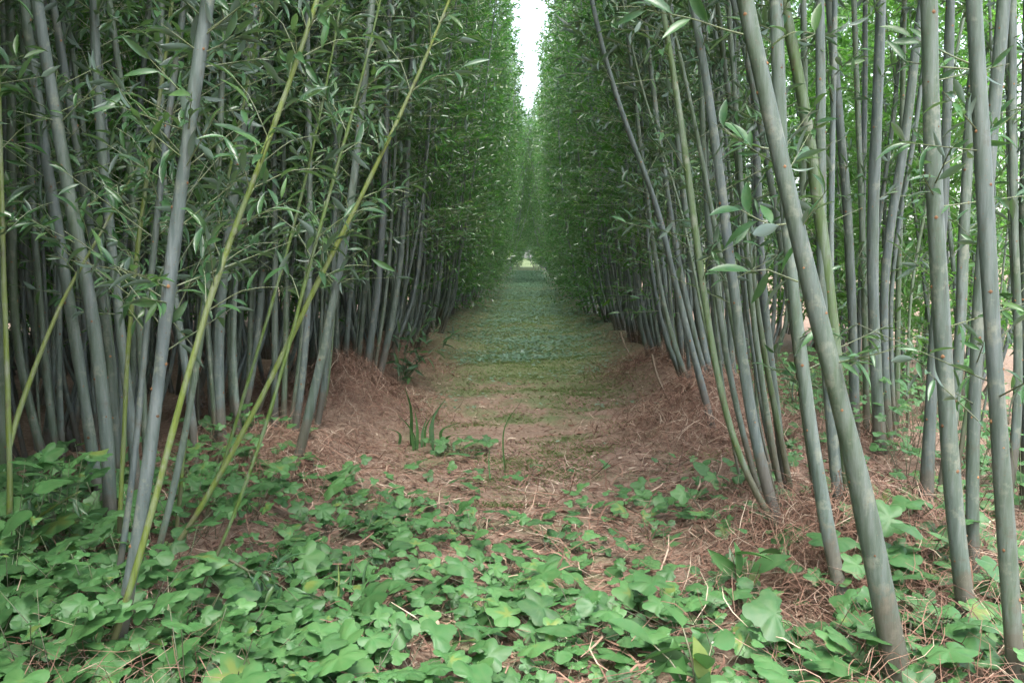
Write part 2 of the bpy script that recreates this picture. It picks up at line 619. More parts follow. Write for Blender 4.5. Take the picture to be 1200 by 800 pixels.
NEARV = [clump_variant(100 + i, [11, 10, 12, 11, 10, 12][i], 5.6, .42, [.95, .8, .85, 1.0, .8, .9][i], 66, LEAF6, False,
                       leaf=(.05, .088), wid=(.012, .018), lim=(1.0, .03) if i < 3 else (1.0, .085)) for i in range(6)]
PROTO = [None] * 6
FARV = [clump_variant(200 + i, 8, 5.7, .42 if i < 4 else 1.35, .15 if i < 4 else .4, 92, LEAF2, True, leaf=(.06, .095), wid=(.019, .028),
                      lim=((1.0, .03) if i < 2 else (1.0, .09)) if i < 4 else None, bias=1.0, arch=1.5 if i < 4 else .95) for i in range(6)]
LOWV = [clump_variant(300 + i, 7, 3.6, .3, .3, 85, LEAF6, False, leafm=M_LIT, leaf=(.06, .1), bias=.5) for i in range(3)]
LOWP = [None] * 3


def put_near(i, x, y, right, label, group=CLUMPS_GROUP, s=1.0, jit=.22, low=False):
    V, Pr = (LOWV, LOWP) if low else (NEARV, PROTO)
    i = i % len(V) if low else i % 3 + (3 if right else 0)
    rz = (math.pi if right else 0) + rng.uniform(-jit, jit)
    loc = (x, y, float(hgt(x, y)) - .03)
    if Pr[i] is None:
        Pr[i] = clump_thing(V[i], loc, rz, s, label, group)
        return Pr[i]
    c = copy_tree(Pr[i], label, group)
    c.location = loc
    c.rotation_euler = (0, 0, rz)
    c.scale = (s, s, s)
    return c


def put_far(i, x, y, right, label, group, s=1.0, flip=1):
    o = link("willow_clump", FARV[i % 6])
    o.location = (x, y, float(hgt(x, y)) - .03)
    o.rotation_euler = (0, 0, (math.pi if right else 0) + rng.uniform(-.25, .25))
    o.scale = (s * flip, s, s * rng.uniform(.93, 1.07))
    tag(o, label, "willow", group)
    return o


# ------------------------------------------------------------------ traced stems near the camera
def trace(poly, Y0, w, slope=0.0, H=4.8, lean=0.0, tip=.006, extend=True, slope_y=None, sink=.12):
    """stem centreline from pixels of the photograph (top to bottom) at base distance Y0;
    the stem leans in depth by `slope` metres per metre of height, above the frame it grows on to height H"""
    pts, rad = [], []
    for (px, py), ww in zip(poly[::-1], w[::-1] if isinstance(w, (list, tuple)) else [w] * len(poly)):
        Y = Y0
        for _ in range(3):
            p = P(px, py, Y)
            Y = Y0 + slope * max(p[2], 0)
        pts.append(p)
        rad.append(ww * .44 / F * Y)
    pts, rad = np.array(pts), np.array(rad)
    d0 = pts[0] - (pts[1] - pts[0]) * (sink / max(np.linalg.norm(pts[1] - pts[0]), .01))
    pts = np.vstack([d0, pts])
    rad = np.concatenate([[rad[0] * 1.12], rad])
    if extend and pts[-1, 2] < H:
        v = pts[-1] - pts[-3]
        v = v / max(v[2], .05)
        v[:2] = np.clip(v[:2], -.5, .5)
        p, r = pts[-1].copy(), rad[-1]
        z0 = p[2]
        ext, er = [], []
        n = 9
        for k in range(1, n + 1):
            t = k / n
            sx = v[0] * (1 - t) ** 1.2 + lean * t
            sy = v[1] * (1 - t) ** 1.2
            st = (H - z0) / n
            p = p + np.array([sx * st, sy * st, st])
            ext.append(p.copy())
            er.append(r + (tip - r) * t)
        pts = np.vstack([pts, ext])
        rad = np.concatenate([rad, er])
    pr = resample(np.column_stack([pts, rad]), .05)
    for _ in range(40):
        pr[1:-1] = .25 * pr[:-2] + .5 * pr[1:-1] + .25 * pr[2:]
    pr[:, 3] *= 1 + .22 * np.exp(-np.clip(pr[:, 2] - pts[0, 2], 0, None) / .07)
    return pr[:, :3], np.maximum(pr[:, 3], .0025)


def stem_mesh(p, r, seed, mats, sides=14, lump=.03, scars=True, zmax=2.6):
    b = Bag()
    V, T = tube(p, r, sides, lump=lump, seed=seed)
    b.add(V, T, 0)
    if scars:
        q = np.random.default_rng(seed)
        z = .25
        az = q.uniform(0, 6)
        while z < min(zmax, p[-1, 2] - .1):
            k = int(np.argmin(abs(p[:, 2] - z)))
            t = unit(p[min(k + 1, len(p) - 1)] - p[max(k - 1, 0)])
            s = unit(np.cross(t, [.3, .9, .1]))
            bb = np.cross(t, s)
            dr = s * math.cos(az) + bb * math.sin(az)
            c = p[k] + dr * r[k] * .97
            tt = np.cross(t, dr)
            e = q.uniform(.003, .0058) * (1 if r[k] > .012 else .6)
            h = e * 1.15
            OV = [c + t * h, c - t * h * .8, c + tt * e, c - tt * e, c + dr * e * .75, c + (t + tt) * e * .6, c + (t - tt) * e * .6]
            OT = [[0, 5, 4], [5, 2, 4], [2, 1, 4], [1, 3, 4], [3, 6, 4], [6, 0, 4]]
            b.add(OV, OT, 1, q.random())
            z += q.uniform(.03, .10)
            az += 2.4 + q.uniform(-.3, .3)
    return b.mesh("stem", mats + [M_SCAR])


def hero_clump(label, stems, crown_start=1.8, twn=34, more=4, side=(0, 0, 0), extra=None, name="willow_clump", seed=0, low=None, tmpl=LEAF6):
    """stems: list of dicts with poly, Y, w, slope, green"""
    q = np.random.default_rng(seed + 900)
    b0 = stems[0]
    stems = list(stems)
    for k in range(more):
        c = dict(stems[int(q.integers(0, len(stems)))])
        sh0, sh1 = q.normal(0, 11), q.normal(0, 26)
        m_ = len(c['poly'])
        c['poly'] = [(x + sh0 + sh1 * (1 - i / (m_ - 1)), y) for i, (x, y) in enumerate(c['poly'])]
        f_ = q.uniform(.42, .66)
        c['w'] = [v * f_ for v in c['w']]
        c['Y'] = c['Y'] + q.uniform(.12, .34)
        c['slope'] = q.uniform(-.02, .05)
        c['green'] = float(np.clip(q.normal(.2, .3), 0, .8))
        stems.append(c)
    pls = []
    for k, s in enumerate(stems):
        p, r = trace(s['poly'], s['Y'], s['w'], s.get('slope', 0), s.get('H', 4.8) * q.uniform(.92, 1.05), s.get('lean', 0))
        pls.append((p, r, s.get('green', .0)))
    org = np.array([pls[0][0][0][0], pls[0][0][0][1], 0.0])
    org[2] = float(hgt(org[0], org[1]))
    e = empty(name, org, label, "willow", CLUMPS_GROUP)
    fol = Bag()
    for k, (p, r, g) in enumerate(pls):
        g = min(1, g + q.uniform(0, .22))
        p = p - org
        link("stem", stem_mesh(p, r, seed * 31 + k, [M_STEM]), e, color=g)
        twigs_on(fol, p, crown_start, twn, np.array(side), q, tmpl, (.06, .1), (.016, .023), bias=.6)
        if low:
            twigs_on(fol, p, low[0], low[1], np.array(side), q, LEAFH, (.045, .078), (.010, .016), tw=(.12, .3), nl=(5, 8), bias=low[3] if len(low) > 3 else .6, zmax=low[2])
    if extra:
        extra(fol, org)
    link("foliage", fol.mesh("foliage", [M_LEAFN, M_TWIG]), e)
    return e


def px_twig(fol, org, pl, Y, nleaf, L=.085, W=.02, seed=0, rad=.0025, spread=.9, dY=0.0):
    """a leafy side twig traced in the photograph; pl from its foot to its tip"""
    q = np.random.default_rng(seed)
    pts = np.array([P(x, y, Y + dY * k / max(len(pl) - 1, 1)) for k, (x, y) in enumerate(pl)]) - org
    pr = resample(pts, .02)
    V, T = tube(pr, np.linspace(rad, rad * .4, len(pr)), 6)
    fol.add(V, T, 1)
    u = np.linspace(.3, 1, nleaf)
    k = (u * (len(pr) - 1)).astype(int)
    b = pr[k]
    d = unit(np.gradient(pr, axis=0))[k]
    sgn = np.where(np.arange(nleaf) % 2, 1, -1)[:, None]
    s = np.cross(d, unit(q.normal(size=3) * .5 + np.array([0, -1, .35])))
    ld = unit(d * .7 + s * sgn * spread * q.uniform(.5, 1.1, (nleaf, 1)) + .25 * q.normal(size=(nleaf, 3)))
    nn = unit(np.array([0, -.5, .8]) + .45 * q.normal(size=(nleaf, 3)))
    LL = L * q.uniform(.7, 1.2, nleaf)
    leaves(fol, b, ld, nn, LL, W * LL / L * q.uniform(.8, 1.2, nleaf), LEAFH, 0, curl=q.uniform(0, .2, nleaf), q=q)


def gy(px, py, z=.05):
    return float(G(px, py, z)[1])


def S(poly, w, Y=None, **kw):
    d = dict(poly=poly, w=w, Y=Y if Y else gy(*poly[-1]))
    d.update(kw)
    return d


# ---- right of the path
def extra_RA(f, o):
    px_twig(f, o, [(1138, 75), (1120, 68), (1100, 58), (1070, 45)], 2.5, 6, L=.075, W=.018, seed=1)
    px_twig(f, o, [(1140, 82), (1122, 80), (1095, 78), (1062, 72)], 2.45, 6, L=.07, W=.016, seed=2)
    px_twig(f, o, [(905, 175), (880, 170), (858, 158), (848, 150)], 2.5, 4, L=.08, W=.026, seed=3)
    px_twig(f, o, [(925, 262), (905, 264), (890, 258), (868, 246)], 2.42, 5, L=.10, W=.032, seed=4)
    px_twig(f, o, [(935, 330), (915, 322), (900, 316), (880, 318)], 2.42, 4, L=.09, W=.024, seed=14)
    px_twig(f, o, [(890, 45), (850, 35), (810, 22), (758, 12)], 2.6, 5, L=.11, W=.026, seed=5)
    px_twig(f, o, [(945, 45), (955, 40), (930, 38), (905, 52)], 2.6, 5, L=.08, W=.02, seed=6)


hero_clump("nearest willow clump right of the path, thick grey stems with one leaning far over", [
    S([(869, -15), (893, 95), (918, 200), (937, 290), (957, 370), (979, 450), (1002, 530), (1026, 640), (1040, 725), (1053, 797)], [21, 22, 23, 24, 25, 26, 28, 30, 32, 35], green=.16, lean=-.1),
    S([(1088, -15), (1090, 100), (1091, 200), (1099, 300), (1105, 395), (1112, 525), (1124, 680), (1135, 748)], [21, 21, 22, 22, 22, 23, 23, 25], green=.12),
    S([(1139, -15), (1150, 125), (1155, 250), (1161, 375), (1174, 550), (1185, 700), (1192, 812)], [20, 21, 21, 22, 22, 23, 25], green=.02),
    S([(1178, -15), (1170, 60), (1163, 150), (1150, 300), (1143, 420), (1138, 560), (1141, 735)], [17, 17, 16, 16, 16, 17, 18], Y=2.75, green=.0, slope=.05),
], crown_start=1.75, twn=40, extra=extra_RA, seed=1, more=0, side=(-.5, -.3, 0), low=(.5, 6, 1.8, .3))

hero_clump("willow clump with grey and olive green stems just behind the thick leaning grey stem", [
    S([(907, -15), (915, 150), (921, 300), (937, 400), (947, 475), (962, 600), (972, 660), (985, 705)], [15, 15, 15, 16, 17, 18, 18, 19], green=.02),
    S([(914, -15), (935, 80), (955, 200), (970, 320), (980, 420), (990, 520), (996, 600), (1000, 655)], [14, 15, 16, 16, 16, 16, 16, 17], Y=3.15, green=.75),
    S([(960, -15), (962, 100), (962, 215), (963, 330), (968, 450), (980, 550), (990, 645)], [12, 12, 13, 14, 15, 16, 16], green=.05),
    S([(940, -15), (944, 120), (940, 250), (932, 380), (935, 480), (955, 560), (978, 650)], [8, 9, 9, 10, 10, 11, 12], Y=3.3, green=.35),
], crown_start=1.9, twn=36, seed=2, side=(-.4, -.2, 0), low=(.5, 8, 1.9, .3))

hero_clump("willow clump right of the path with bowed slim green stems rooted in brown litter", [
    S([(808, -15), (820, 40), (835, 125), (842, 200), (852, 275), (861, 350), (872, 437), (880, 511), (899, 590), (917, 637)], [9, 10, 11, 12, 13, 14, 15, 15, 15, 15], green=.0),
    S([(772, -15), (782, 50), (795, 100), (803, 165), (812, 250), (820, 325), (830, 395), (841, 447), (854, 522), (869, 579), (887, 620), (914, 643)], [7, 7, 8, 9, 9, 9, 9, 9, 9, 9, 9, 9], green=.55),
    S([(818, -15), (822, 120), (828, 260), (836, 330), (844, 380), (857, 455), (869, 511), (880, 560), (905, 625)], [7, 7, 8, 8, 8, 8, 8, 8, 9], Y=3.7, green=.2),
    S([(838, -15), (850, 90), (866, 200), (875, 275), (887, 365), (899, 440), (906, 485), (921, 537), (932, 600)], [7, 7, 7, 8, 8, 8, 8, 8, 9], green=.6, Y=3.75),
    S([(852, -15), (862, 120), (872, 270), (881, 365), (893, 455), (904, 530), (920, 600)], [6, 7, 7, 8, 8, 8, 9], green=.3, Y=3.7),
    S([(878, -15), (886, 150), (890, 300), (902, 420), (915, 520), (925, 620)], [10, 10, 10, 11, 11, 12], green=.0, Y=3.8),
], crown_start=2.0, twn=36, seed=3, more=7, side=(-.5, -.2, 0), low=(.7, 14, 2.0, .3))

hero_clump("willow clump of crossing grey stems seen between the two thick bare stems at right", [
    S([(1114, -15), (1111, 100), (1108, 200), (1100, 330), (1092, 450), (1086, 550), (1083, 643)], [12, 12, 12, 14, 15, 17, 20], green=.0),
    S([(1146, -15), (1140, 100), (1132, 200), (1128, 300), (1125, 440), (1105, 560), (1096, 648)], [13, 13, 14, 14, 14, 15, 16], green=.0, Y=3.45),
    S([(1187, -15), (1185, 175), (1190, 300), (1195, 420), (1190, 560), (1170, 640)], [10, 10, 10, 11, 12, 13], green=.1, Y=3.5),
    S([(1206, -15), (1203, 150), (1200, 300), (1206, 450), (1203, 600)], [14, 14, 15, 15, 16], green=.0, Y=3.6),
], crown_start=1.95, twn=36, seed=4, side=(0, -.3, 0), low=(.4, 9, 1.9, .3))

hero_clump("willow clump with straight slim grey stems set back at right before brown litter", [
    S([(970, -15), (982, 125), (992, 225), (1000, 400), (1002, 518)], [10, 11, 12, 12, 13], green=.1),
    S([(1033, -15), (1027, 150), (1022, 280), (1024, 395), (1032, 533)], [13, 14, 15, 15, 16], green=.0),
    S([(1084, -15), (1074, 40), (1065, 140), (1045, 250), (1034, 330), (1036, 420), (1042, 530)], [11, 11, 12, 12, 11, 11, 12], green=.0, Y=5.05),
    S([(1000, -15), (1006, 150), (1012, 300), (1014, 420), (1016, 525)], [7, 7, 8, 8, 9], green=.3, Y=5.2),
    S([(1060, -15), (1056, 200), (1052, 380), (1050, 535)], [6, 7, 7, 8], green=.5, Y=5.2),
], crown_start=2.1, twn=34, seed=5, side=(-.2, -.2, 0), low=(.5, 7, 2.1, .3))

hero_clump("willow clump right of the path with a slanting dark stem above a reddish litter mound", [
    S([(690, -15), (707, 65), (725, 130), (750, 190), (770, 225), (779, 275), (791, 335), (806, 395), (818, 435), (829, 465), (840, 520)], [6, 6, 7, 7, 7, 8, 8, 9, 9, 10, 10], green=.0),
    S([(760, 60), (775, 180), (790, 280), (803, 350), (814, 395), (829, 455), (846, 505)], [6, 7, 7, 8, 8, 8, 9], green=.0, Y=5.3),
    S([(786, -15), (792, 150), (805, 260), (817, 360), (830, 440), (852, 510)], [6, 7, 8, 9, 9, 10], green=.1, Y=5.4),
    S([(742, 100), (757, 220), (770, 320), (783, 390), (797, 430), (826, 490)], [5, 6, 6, 7, 7, 8], green=.25, Y=5.5),
    S([(815, -15), (824, 150), (832, 300), (842, 420), (856, 500)], [7, 8, 8, 9, 10], green=.0, Y=5.6),
    S([(836, -15), (845, 180), (852, 330), (858, 430), (866, 500)], [6, 7, 8, 8, 9], green=.0, Y=5.5),
], crown_start=1.6, twn=55, seed=6, more=7, side=(-.6, -.2, 0), low=(.7, 14, 1.8, .4))

# ---- left of the path
hero_clump("nearest willow clump left of the path with one pale grey stem bowed at its foot", [
    S([(247, -15), (230, 90), (216, 175), (205, 250), (200, 310), (192, 395), (183, 475), (175, 575), (162, 650), (146, 725), (132, 790)], [17, 17, 18, 18, 18, 17, 17, 17, 18, 18, 19], green=.0),
    S([(262, -15), (262, 120), (252, 260), (240, 380), (225, 480), (200, 600), (160, 740)], [8, 8, 8, 9, 9, 9, 10], Y=2.62, green=.2),
], crown_start=1.7, twn=40, seed=7, more=1, side=(.4, -.3, 0), low=(.7, 40, 1.75, .5))

hero_clump("willow clump with a bundle of four grey stems rising from green leaves at left", [
    S([(40, -15), (52, 50), (65, 150), (82, 240), (100, 310), (114, 395), (124, 450), (128, 550), (132, 662)], [15, 15, 16, 17, 18, 18, 18, 18, 18], green=.08),
    S([(26, -15), (40, 100), (55, 200), (70, 280), (86, 390), (104, 490), (116, 590), (124, 650)], [13, 14, 15, 16, 16, 15, 14, 14], Y=3.3, green=.0),
    S([(110, -15), (112, 100), (117, 175), (125, 240), (133, 300), (140, 395), (150, 450), (160, 560), (166, 645)], [12, 12, 13, 13, 13, 13, 14, 14, 14], green=.0, Y=3.4),
    S([(58, -15), (67, 30), (85, 130), (97, 225), (107, 280), (122, 350), (132, 450), (140, 560), (144, 650)], [10, 11, 11, 11, 11, 11, 12, 12, 12], green=.15, Y=3.45),
    S([(125, -15), (135, 40), (145, 120), (152, 175), (160, 300), (165, 420), (172, 540), (176, 640)], [8, 8, 8, 8, 9, 9, 10, 10], green=.2, Y=3.6),
], crown_start=1.9, twn=36, seed=8, side=(.3, -.3, 0), low=(.7, 20, 1.9, .4))

hero_clump("willow clump with greenish leaning stems in the dark at the left edge", [
    S([(12, -15), (13, 100), (13, 200), (15, 350), (18, 425), (40, 500), (60, 565), (66, 590)], [11, 12, 12, 12, 11, 11, 11, 12], Y=3.95, green=.45),
    S([(25, -15), (32, 150), (40, 270), (46, 350), (52, 430), (62, 500), (72, 580)], [9, 9, 9, 9, 10, 10, 11], Y=4.1, green=.1),
    S([(-12, 100), (-6, 300), (2, 420), (4, 520), (6, 640)], [13, 14, 15, 15, 16], Y=3.6, green=.5),
    S([(75, -15), (72, 150), (70, 300), (68, 420), (70, 500), (76, 580)], [7, 8, 8, 8, 9, 9], Y=4.3, green=.0),
], crown_start=1.9, twn=34, seed=9, side=(.2, -.3, 0))

hero_clump("willow clump with dim grey stems and many leafy twigs behind the yellow green shoots", [
    S([(300, -15), (285, 150), (268, 270), (258, 332), (254, 456), (258, 500), (262, 545)], [11, 12, 13, 13, 14, 15, 15], green=.0),
    S([(190, -15), (188, 100), (192, 240), (205, 360), (222, 450), (230, 520), (234, 612)], [8, 8, 9, 10, 11, 11, 12], Y=4.2, green=.0),
    S([(318, -15), (310, 120), (309, 250), (306, 380), (290, 470), (272, 550)], [7, 7, 8, 9, 9, 10], Y=4.9, green=.1),
    S([(293, -15), (294, 150), (295, 250), (293, 436), (284, 545)], [6, 7, 7, 8, 9], Y=4.9, green=.35),
    S([(232, 60), (238, 200), (242, 330), (246, 440), (250, 545)], [6, 7, 7, 8, 9], Y=5.0, green=.0),
], crown_start=1.5, twn=60, seed=10, more=6, side=(.5, -.3, 0), low=(.65, 26, 1.9, .6))

hero_clump("willow clump left of the path with a bowed stem foot, first behind the low leaves", [
    S([(424, 120), (415, 220), (398, 324), (383, 386), (373, 436), (364, 489), (344, 557)], [9, 10, 11, 12, 12, 12, 13], green=.0),
    S([(360, -15), (362, 150), (364, 300), (358, 420), (348, 500), (338, 552)], [6, 7, 8, 9, 10, 10], green=.0, Y=4.7),
    S([(392, 60), (393, 220), (390, 330), (384, 420), (376, 500), (366, 530)], [6, 7, 8, 8, 9, 9], green=.1, Y=5.0),
    S([(330, 40), (332, 200), (336, 330), (334, 450), (330, 540)], [6, 7, 7, 8, 9], green=.3, Y=4.9),
    S([(318, 90), (322, 250), (322, 390), (322, 550)], [7, 8, 9, 9], green=.0, Y=4.8),
], crown_start=1.4, twn=62, seed=11, more=6, side=(.6, -.2, 0), low=(.65, 24, 1.8, .6))

hero_clump("willow clump with slim upright grey stems behind a thatched litter mound left of the path", [
    S([(455, 60), (452, 180), (447, 275), (443, 353), (431, 415), (423, 483)], [7, 8, 9, 10, 10, 11], green=.0),
    S([(482, 60), (478, 180), (472, 279), (464, 353), (452, 415), (438, 466)], [6, 7, 8, 9, 9, 10], green=.0, Y=6.4),
    S([(404, 60), (398, 220), (394, 353), (394, 420), (398, 476)], [5, 6, 7, 8, 9], green=.1, Y=6.4),
    S([(424, 80), (418, 220), (414, 312), (405, 400), (404, 474)], [5, 6, 7, 7, 8], green=.0, Y=6.5),
    S([(440, 80), (434, 220), (430, 320), (421, 410), (414, 476)], [5, 6, 7, 7, 8], green=.3, Y=6.3),
    S([(378, 60), (380, 220), (382, 340), (384, 430), (388, 480)], [5, 6, 6, 7, 8], green=.0, Y=6.5),
], crown_start=1.35, twn=62, seed=12, more=6, side=(.7, -.2, 0), low=(.8, 16, 1.7, .5))

# ---- the rows going on into the distance
k = 0
for side, xf, xb, sgn in (("left", -1.18, -1.8, 0), ("right", 1.17, 1.75, 1)):
    ys = [7.4, 8.4, 9.4, 10.4, 11.5, 12.6] if side == "left" else [6.5, 7.5, 8.5, 9.5, 10.6, 11.7, 12.8]
    first = 4 if side == "left" else 5
    for j, y in enumerate(ys):
        put_near(k, xf + rng.uniform(-.06, .06), y + rng.uniform(-.1, .1), sgn,
                 f"willow clump {ORD[first + j - 1]} from the camera in the front row {side} of the path", s=rng.uniform(.94, 1.06))
        k += 1
    yb = [5.9, 6.9, 7.9, 8.9, 9.9, 11, 12.1, 13.2] if side == "left" else [7.9, 9.0, 10.0, 11.1, 12.2, 13.3]
    for j, y in enumerate(yb):
        put_near(k, xb + rng.uniform(-.08, .08), y, sgn,
                 f"willow clump {side} of the path, half hidden behind the stems of the front row",
                 group=f"second row willow clumps {side} of the path")
        k += 1
    y = 13.8
    while y < 76:
        far = y > 34
        put_far(4 + k % 2 if far else k % 2 + 2 * sgn, xf + rng.uniform(-.08, .08) * (1 if not far else 1.5), y, sgn,
                f"distant willow clump merging into the leafy wall {side} of the path", f"distant willow clumps {side} of the path",
                s=rng.uniform(.95, 1.1))
        if y < 40 and k % 2 == 0:
            put_far(k % 2 + 2 * sgn, xb, y + .4, sgn,
                    f"distant willow clump merging into the leafy wall {side} of the path", f"distant willow clumps {side} of the path")
        y += 1.0 if y < 25 else 1.25
        k += 1

# back rows: dark thicket on the left, next alley and its leaf wall on the right
for j, (x, y) in enumerate([(-2.5, 3.9), (-2.45, 4.9), (-2.5, 5.9), (-2.5, 7.0), (-2.5, 8.2), (-2.5, 9.6), (-3.2, 5.2), (-3.2, 6.2), (-3.2, 7.4), (-3.2, 8.8), (-3.9, 6.0), (-3.9, 7.0), (-3.9, 8.2), (-4.6, 8.0), (-4.6, 9.4), (-2.1, 4.9), (-2.0, 1.6), (-2.1, 2.6), (-2.9, 2.2), (-2.9, 3.2), (-3.7, 3.6), (-2.3, .5), (-3.1, 1.0)]):  # the nearest ones stand out of view, added to darken the thicket
    put_near(j, x, y, 0, "willow clump deep in the dark thicket left of the path, shaded stems showing where in view",
             group="willow clumps in the dark thicket at left", jit=3.1)
for j, (x, y) in enumerate([(2.9, 6.6), (2.95, 7.7), (2.9, 8.9), (2.95, 10.2), (2.9, 11.6), (2.95, 13.2), (3.8, 8.4), (3.7, 9.8), (3.8, 11.4)]):
    put_near(j, x, y, 1, "leafy willow clump in the next row at right, its foliage seen behind bare grey stems",
             group="willow clumps of the next row at right", low=True)


for j, (x, y) in enumerate([(-1.75, .75), (-1.9, -.2), (-2.6, 1.7), (-2.9, .2), (-3.6, 1.6), (-2.0, -1.3)]):  # out-of-view clumps added to shade the inside of the left rows
    put_near(j, x, y, 0, "unseen leafy willow clump added beside the camera to shade the left rows", group="unseen shading willow clumps beside the camera", low=True, s=1.25)
for j, (x, y) in enumerate([(-2.5, 10.6), (-2.6, 11.8), (-2.5, 13), (-3.3, 10.0), (-3.4, 11.3), (-3.3, 12.8), (-2.6, 14.4), (-3.3, 14.6), (-2.6, 16), (-3.2, 17), (-2.5, 18), (-4.4, 16), (-5.4, 16.4)]):
    put_far(j % 4, x, y, 0, "willow clump deep in the dark thicket left of the path, shaded stems showing where in view", "willow clumps in the dark thicket at left")
j = 0
for x in (-4.2, -5.2, -6.3):
    for y in np.arange(1.2 if x < -5 else 2.6, 15, 1.15):  # outer fill rows, mostly unseen, put in to block light from the left
        put_far(j % 4, x + rng.uniform(-.2, .2), y, 0, "willow clump deep in the dark thicket left of the path, shaded stems showing where in view", "willow clumps in the dark thicket at left", s=rng.uniform(.9, 1.05))
        j += 1
for s_, x in ((0, -.72), (1, .62)):
    put_far(4 + s_, x, 77.5, s_, "willow clump at the far bright end of the path on the " + ("right" if s_ else "left"), CLUMPS_GROUP)


# ------------------------------------------------------------------ young yellow green shoots
def young_shoot(label, poly, Y, w, slope, H, leaf_start, n_sub, seed, green=.3, leafL=.072, sub=(.08, .2), branches=(), dens=1.0, name="young_shoot"):
    q = np.random.default_rng(seed + 50)
    p, r = trace(poly, Y, w, slope, H, lean=.12, tip=.0018, sink=.06)
    r = r * .82
    zz = (np.floor(p[:, 2] / .085) % 2 - .5) * .006
    for _ in range(2):
        zz[1:-1] = .25 * zz[:-2] + .5 * zz[1:-1] + .25 * zz[2:]
    p[:, 0] += zz
    p[:, 1] += zz * .6
    nq = np.random.default_rng(seed + 5)
    for z_ in np.arange(.1, p[-1, 2], .085):
        r = r + .0012 * np.exp(-((p[:, 2] - z_ - nq.uniform(-.02, .02)) / .014) ** 2)
    org = p[0].copy()
    org[2] = float(hgt(org[0], org[1]))
    e = empty(name, org, label, "willow shoot", "young shoots in front of the left row")
    b = Bag()
    V, T = tube(p - org, r, 10, lump=.025, seed=seed)
    b.add(V, T, 0)
    lines = [p]
    for pl, dY in branches:
        bp = np.array([P(x, y, Y + slope * .4 + dY * kk) for kk, (x, y) in enumerate(pl)])
        bp = resample(bp, .03)
        V, T = tube(bp - org, np.linspace(w[-2] * .4 / F * Y, .0015, len(bp)), 8)
        b.add(V, T, 0)
        lines.append(bp)
    link("stem", b.mesh("shoot_stem", [M_SHOOT]), e, color=green)
    f = Bag()
    for ln in lines:
        ln = ln - org
        z = ln[:, 2]
        L = z[-1] - leaf_start
        if L < .1:
            L = z[-1] - z[0]
        n = int(n_sub * dens * max(L, .3))
        ks = np.clip(((z[-1] - L + L * np.sort(q.random(n)))[:, None] > z[None]).sum(1), 1, len(ln) - 2)
        tan = unit(np.gradient(ln, axis=0))
        az0 = q.uniform(0, 6)
        for m, kk in enumerate(ks):
            az = az0 + m * 2.4
            t = tan[kk]
            s = unit(np.cross(t, [.3, .9, .1]))
            bb = np.cross(t, s)
            out = s * math.cos(az) + bb * math.sin(az)
            ls = q.uniform(*sub) * (1.1 - .5 * m / max(n, 1))
            d = unit(out + t * .8 + np.array([0, 0, .1]))
            tipp = ln[kk] + d * ls
            tw = resample(np.array([ln[kk], ln[kk] + d * ls * .5 + t * .01, tipp + np.array([0, 0, -.02])]), .03)
            V, T = tube(tw, np.linspace(.0016, .0007, len(tw)), 5)
            f.add(V, T, 1)
            nl = q.integers(4, 8)
            u = np.linspace(.15, 1, nl)
            base = ln[kk] + (tipp - ln[kk]) * u[:, None]
            rr = unit(q.normal(size=(nl, 3)))
            ld = unit(d * .8 + rr * .8)
            nn = unit(np.array([0, -.2, 1.0]) + .5 * q.normal(size=(nl, 3)))
            LL = leafL * q.uniform(.6, 1.15, nl)
            leaves(f, base, ld, nn, LL, LL * q.uniform(.17, .24, nl), LEAFH, 0, curl=q.uniform(0, .25, nl), q=q)
    link("foliage", f.mesh("shoot_foliage", [M_LEAFN, M_TWIG]), e)
    return e


young_shoot("yellow green shoot with the thickest stalk, rising beside the bowed grey stem",
            [(382, -15), (350, 75), (325, 135), (300, 200), (260, 305), (227, 395), (205, 475), (185, 565), (165, 675), (136, 765), (118, 803)],
            gy(118, 800), [7, 8, 8, 8, 9, 10, 10, 10, 11, 11, 11], 0, 2.4, .75, 25, 1, green=.2)
young_shoot("long yellow green shoot leaning right across the dark hedge, tip reaching above the path",
            [(536, -5), (515, 35), (495, 80), (470, 140), (435, 215), (395, 285), (365, 345), (337, 395), (300, 485), (285, 515), (250, 585), (210, 645), (172, 690), (160, 705)],
            gy(160, 712), [3, 4, 5, 6, 7, 8, 8, 9, 9, 8, 9, 9, 9, 9], .02, 2.15, .8, 24, 2, green=.1)
young_shoot("slim green shoot with a forked foot, leaning between the two longest shoots",
            [(446, 10), (420, 110), (400, 180), (380, 250), (360, 320), (343, 385), (325, 455), (300, 550), (282, 610), (268, 650), (250, 690), (226, 722)],
            gy(226, 724), [3, 4, 5, 5, 6, 6, 6, 6, 6, 6, 5, 5], .03, 2.1, .8, 23, 3, green=.8,
            branches=[([(268, 655), (290, 668), (318, 680)], .02)])
young_shoot("upright yellow green shoot in front of the bundle of grey stems at left",
            [(205, -15), (190, 100), (175, 190), (160, 285), (150, 380), (145, 500), (141, 580), (138, 650)],
            2.75, [6, 6, 7, 7, 7, 7, 7, 7], 0, 2.4, .8, 24, 4, green=.2)
young_shoot("forked yellow green shoot at the left edge with one branch slanting right",
            [(-4, 60), (0, 175), (2, 280), (7, 395), (14, 475), (13, 575), (9, 675)],
            2.75, [7, 7, 8, 8, 9, 9, 9], 0, 2.3, .9, 21, 5, green=.15,
            branches=[([(11, 522), (16, 503), (30, 460), (55, 395), (80, 340), (120, 270), (150, 215), (178, 165)], .02),
                      ([(14, 637), (40, 610), (68, 590), (95, 575)], -.02)])
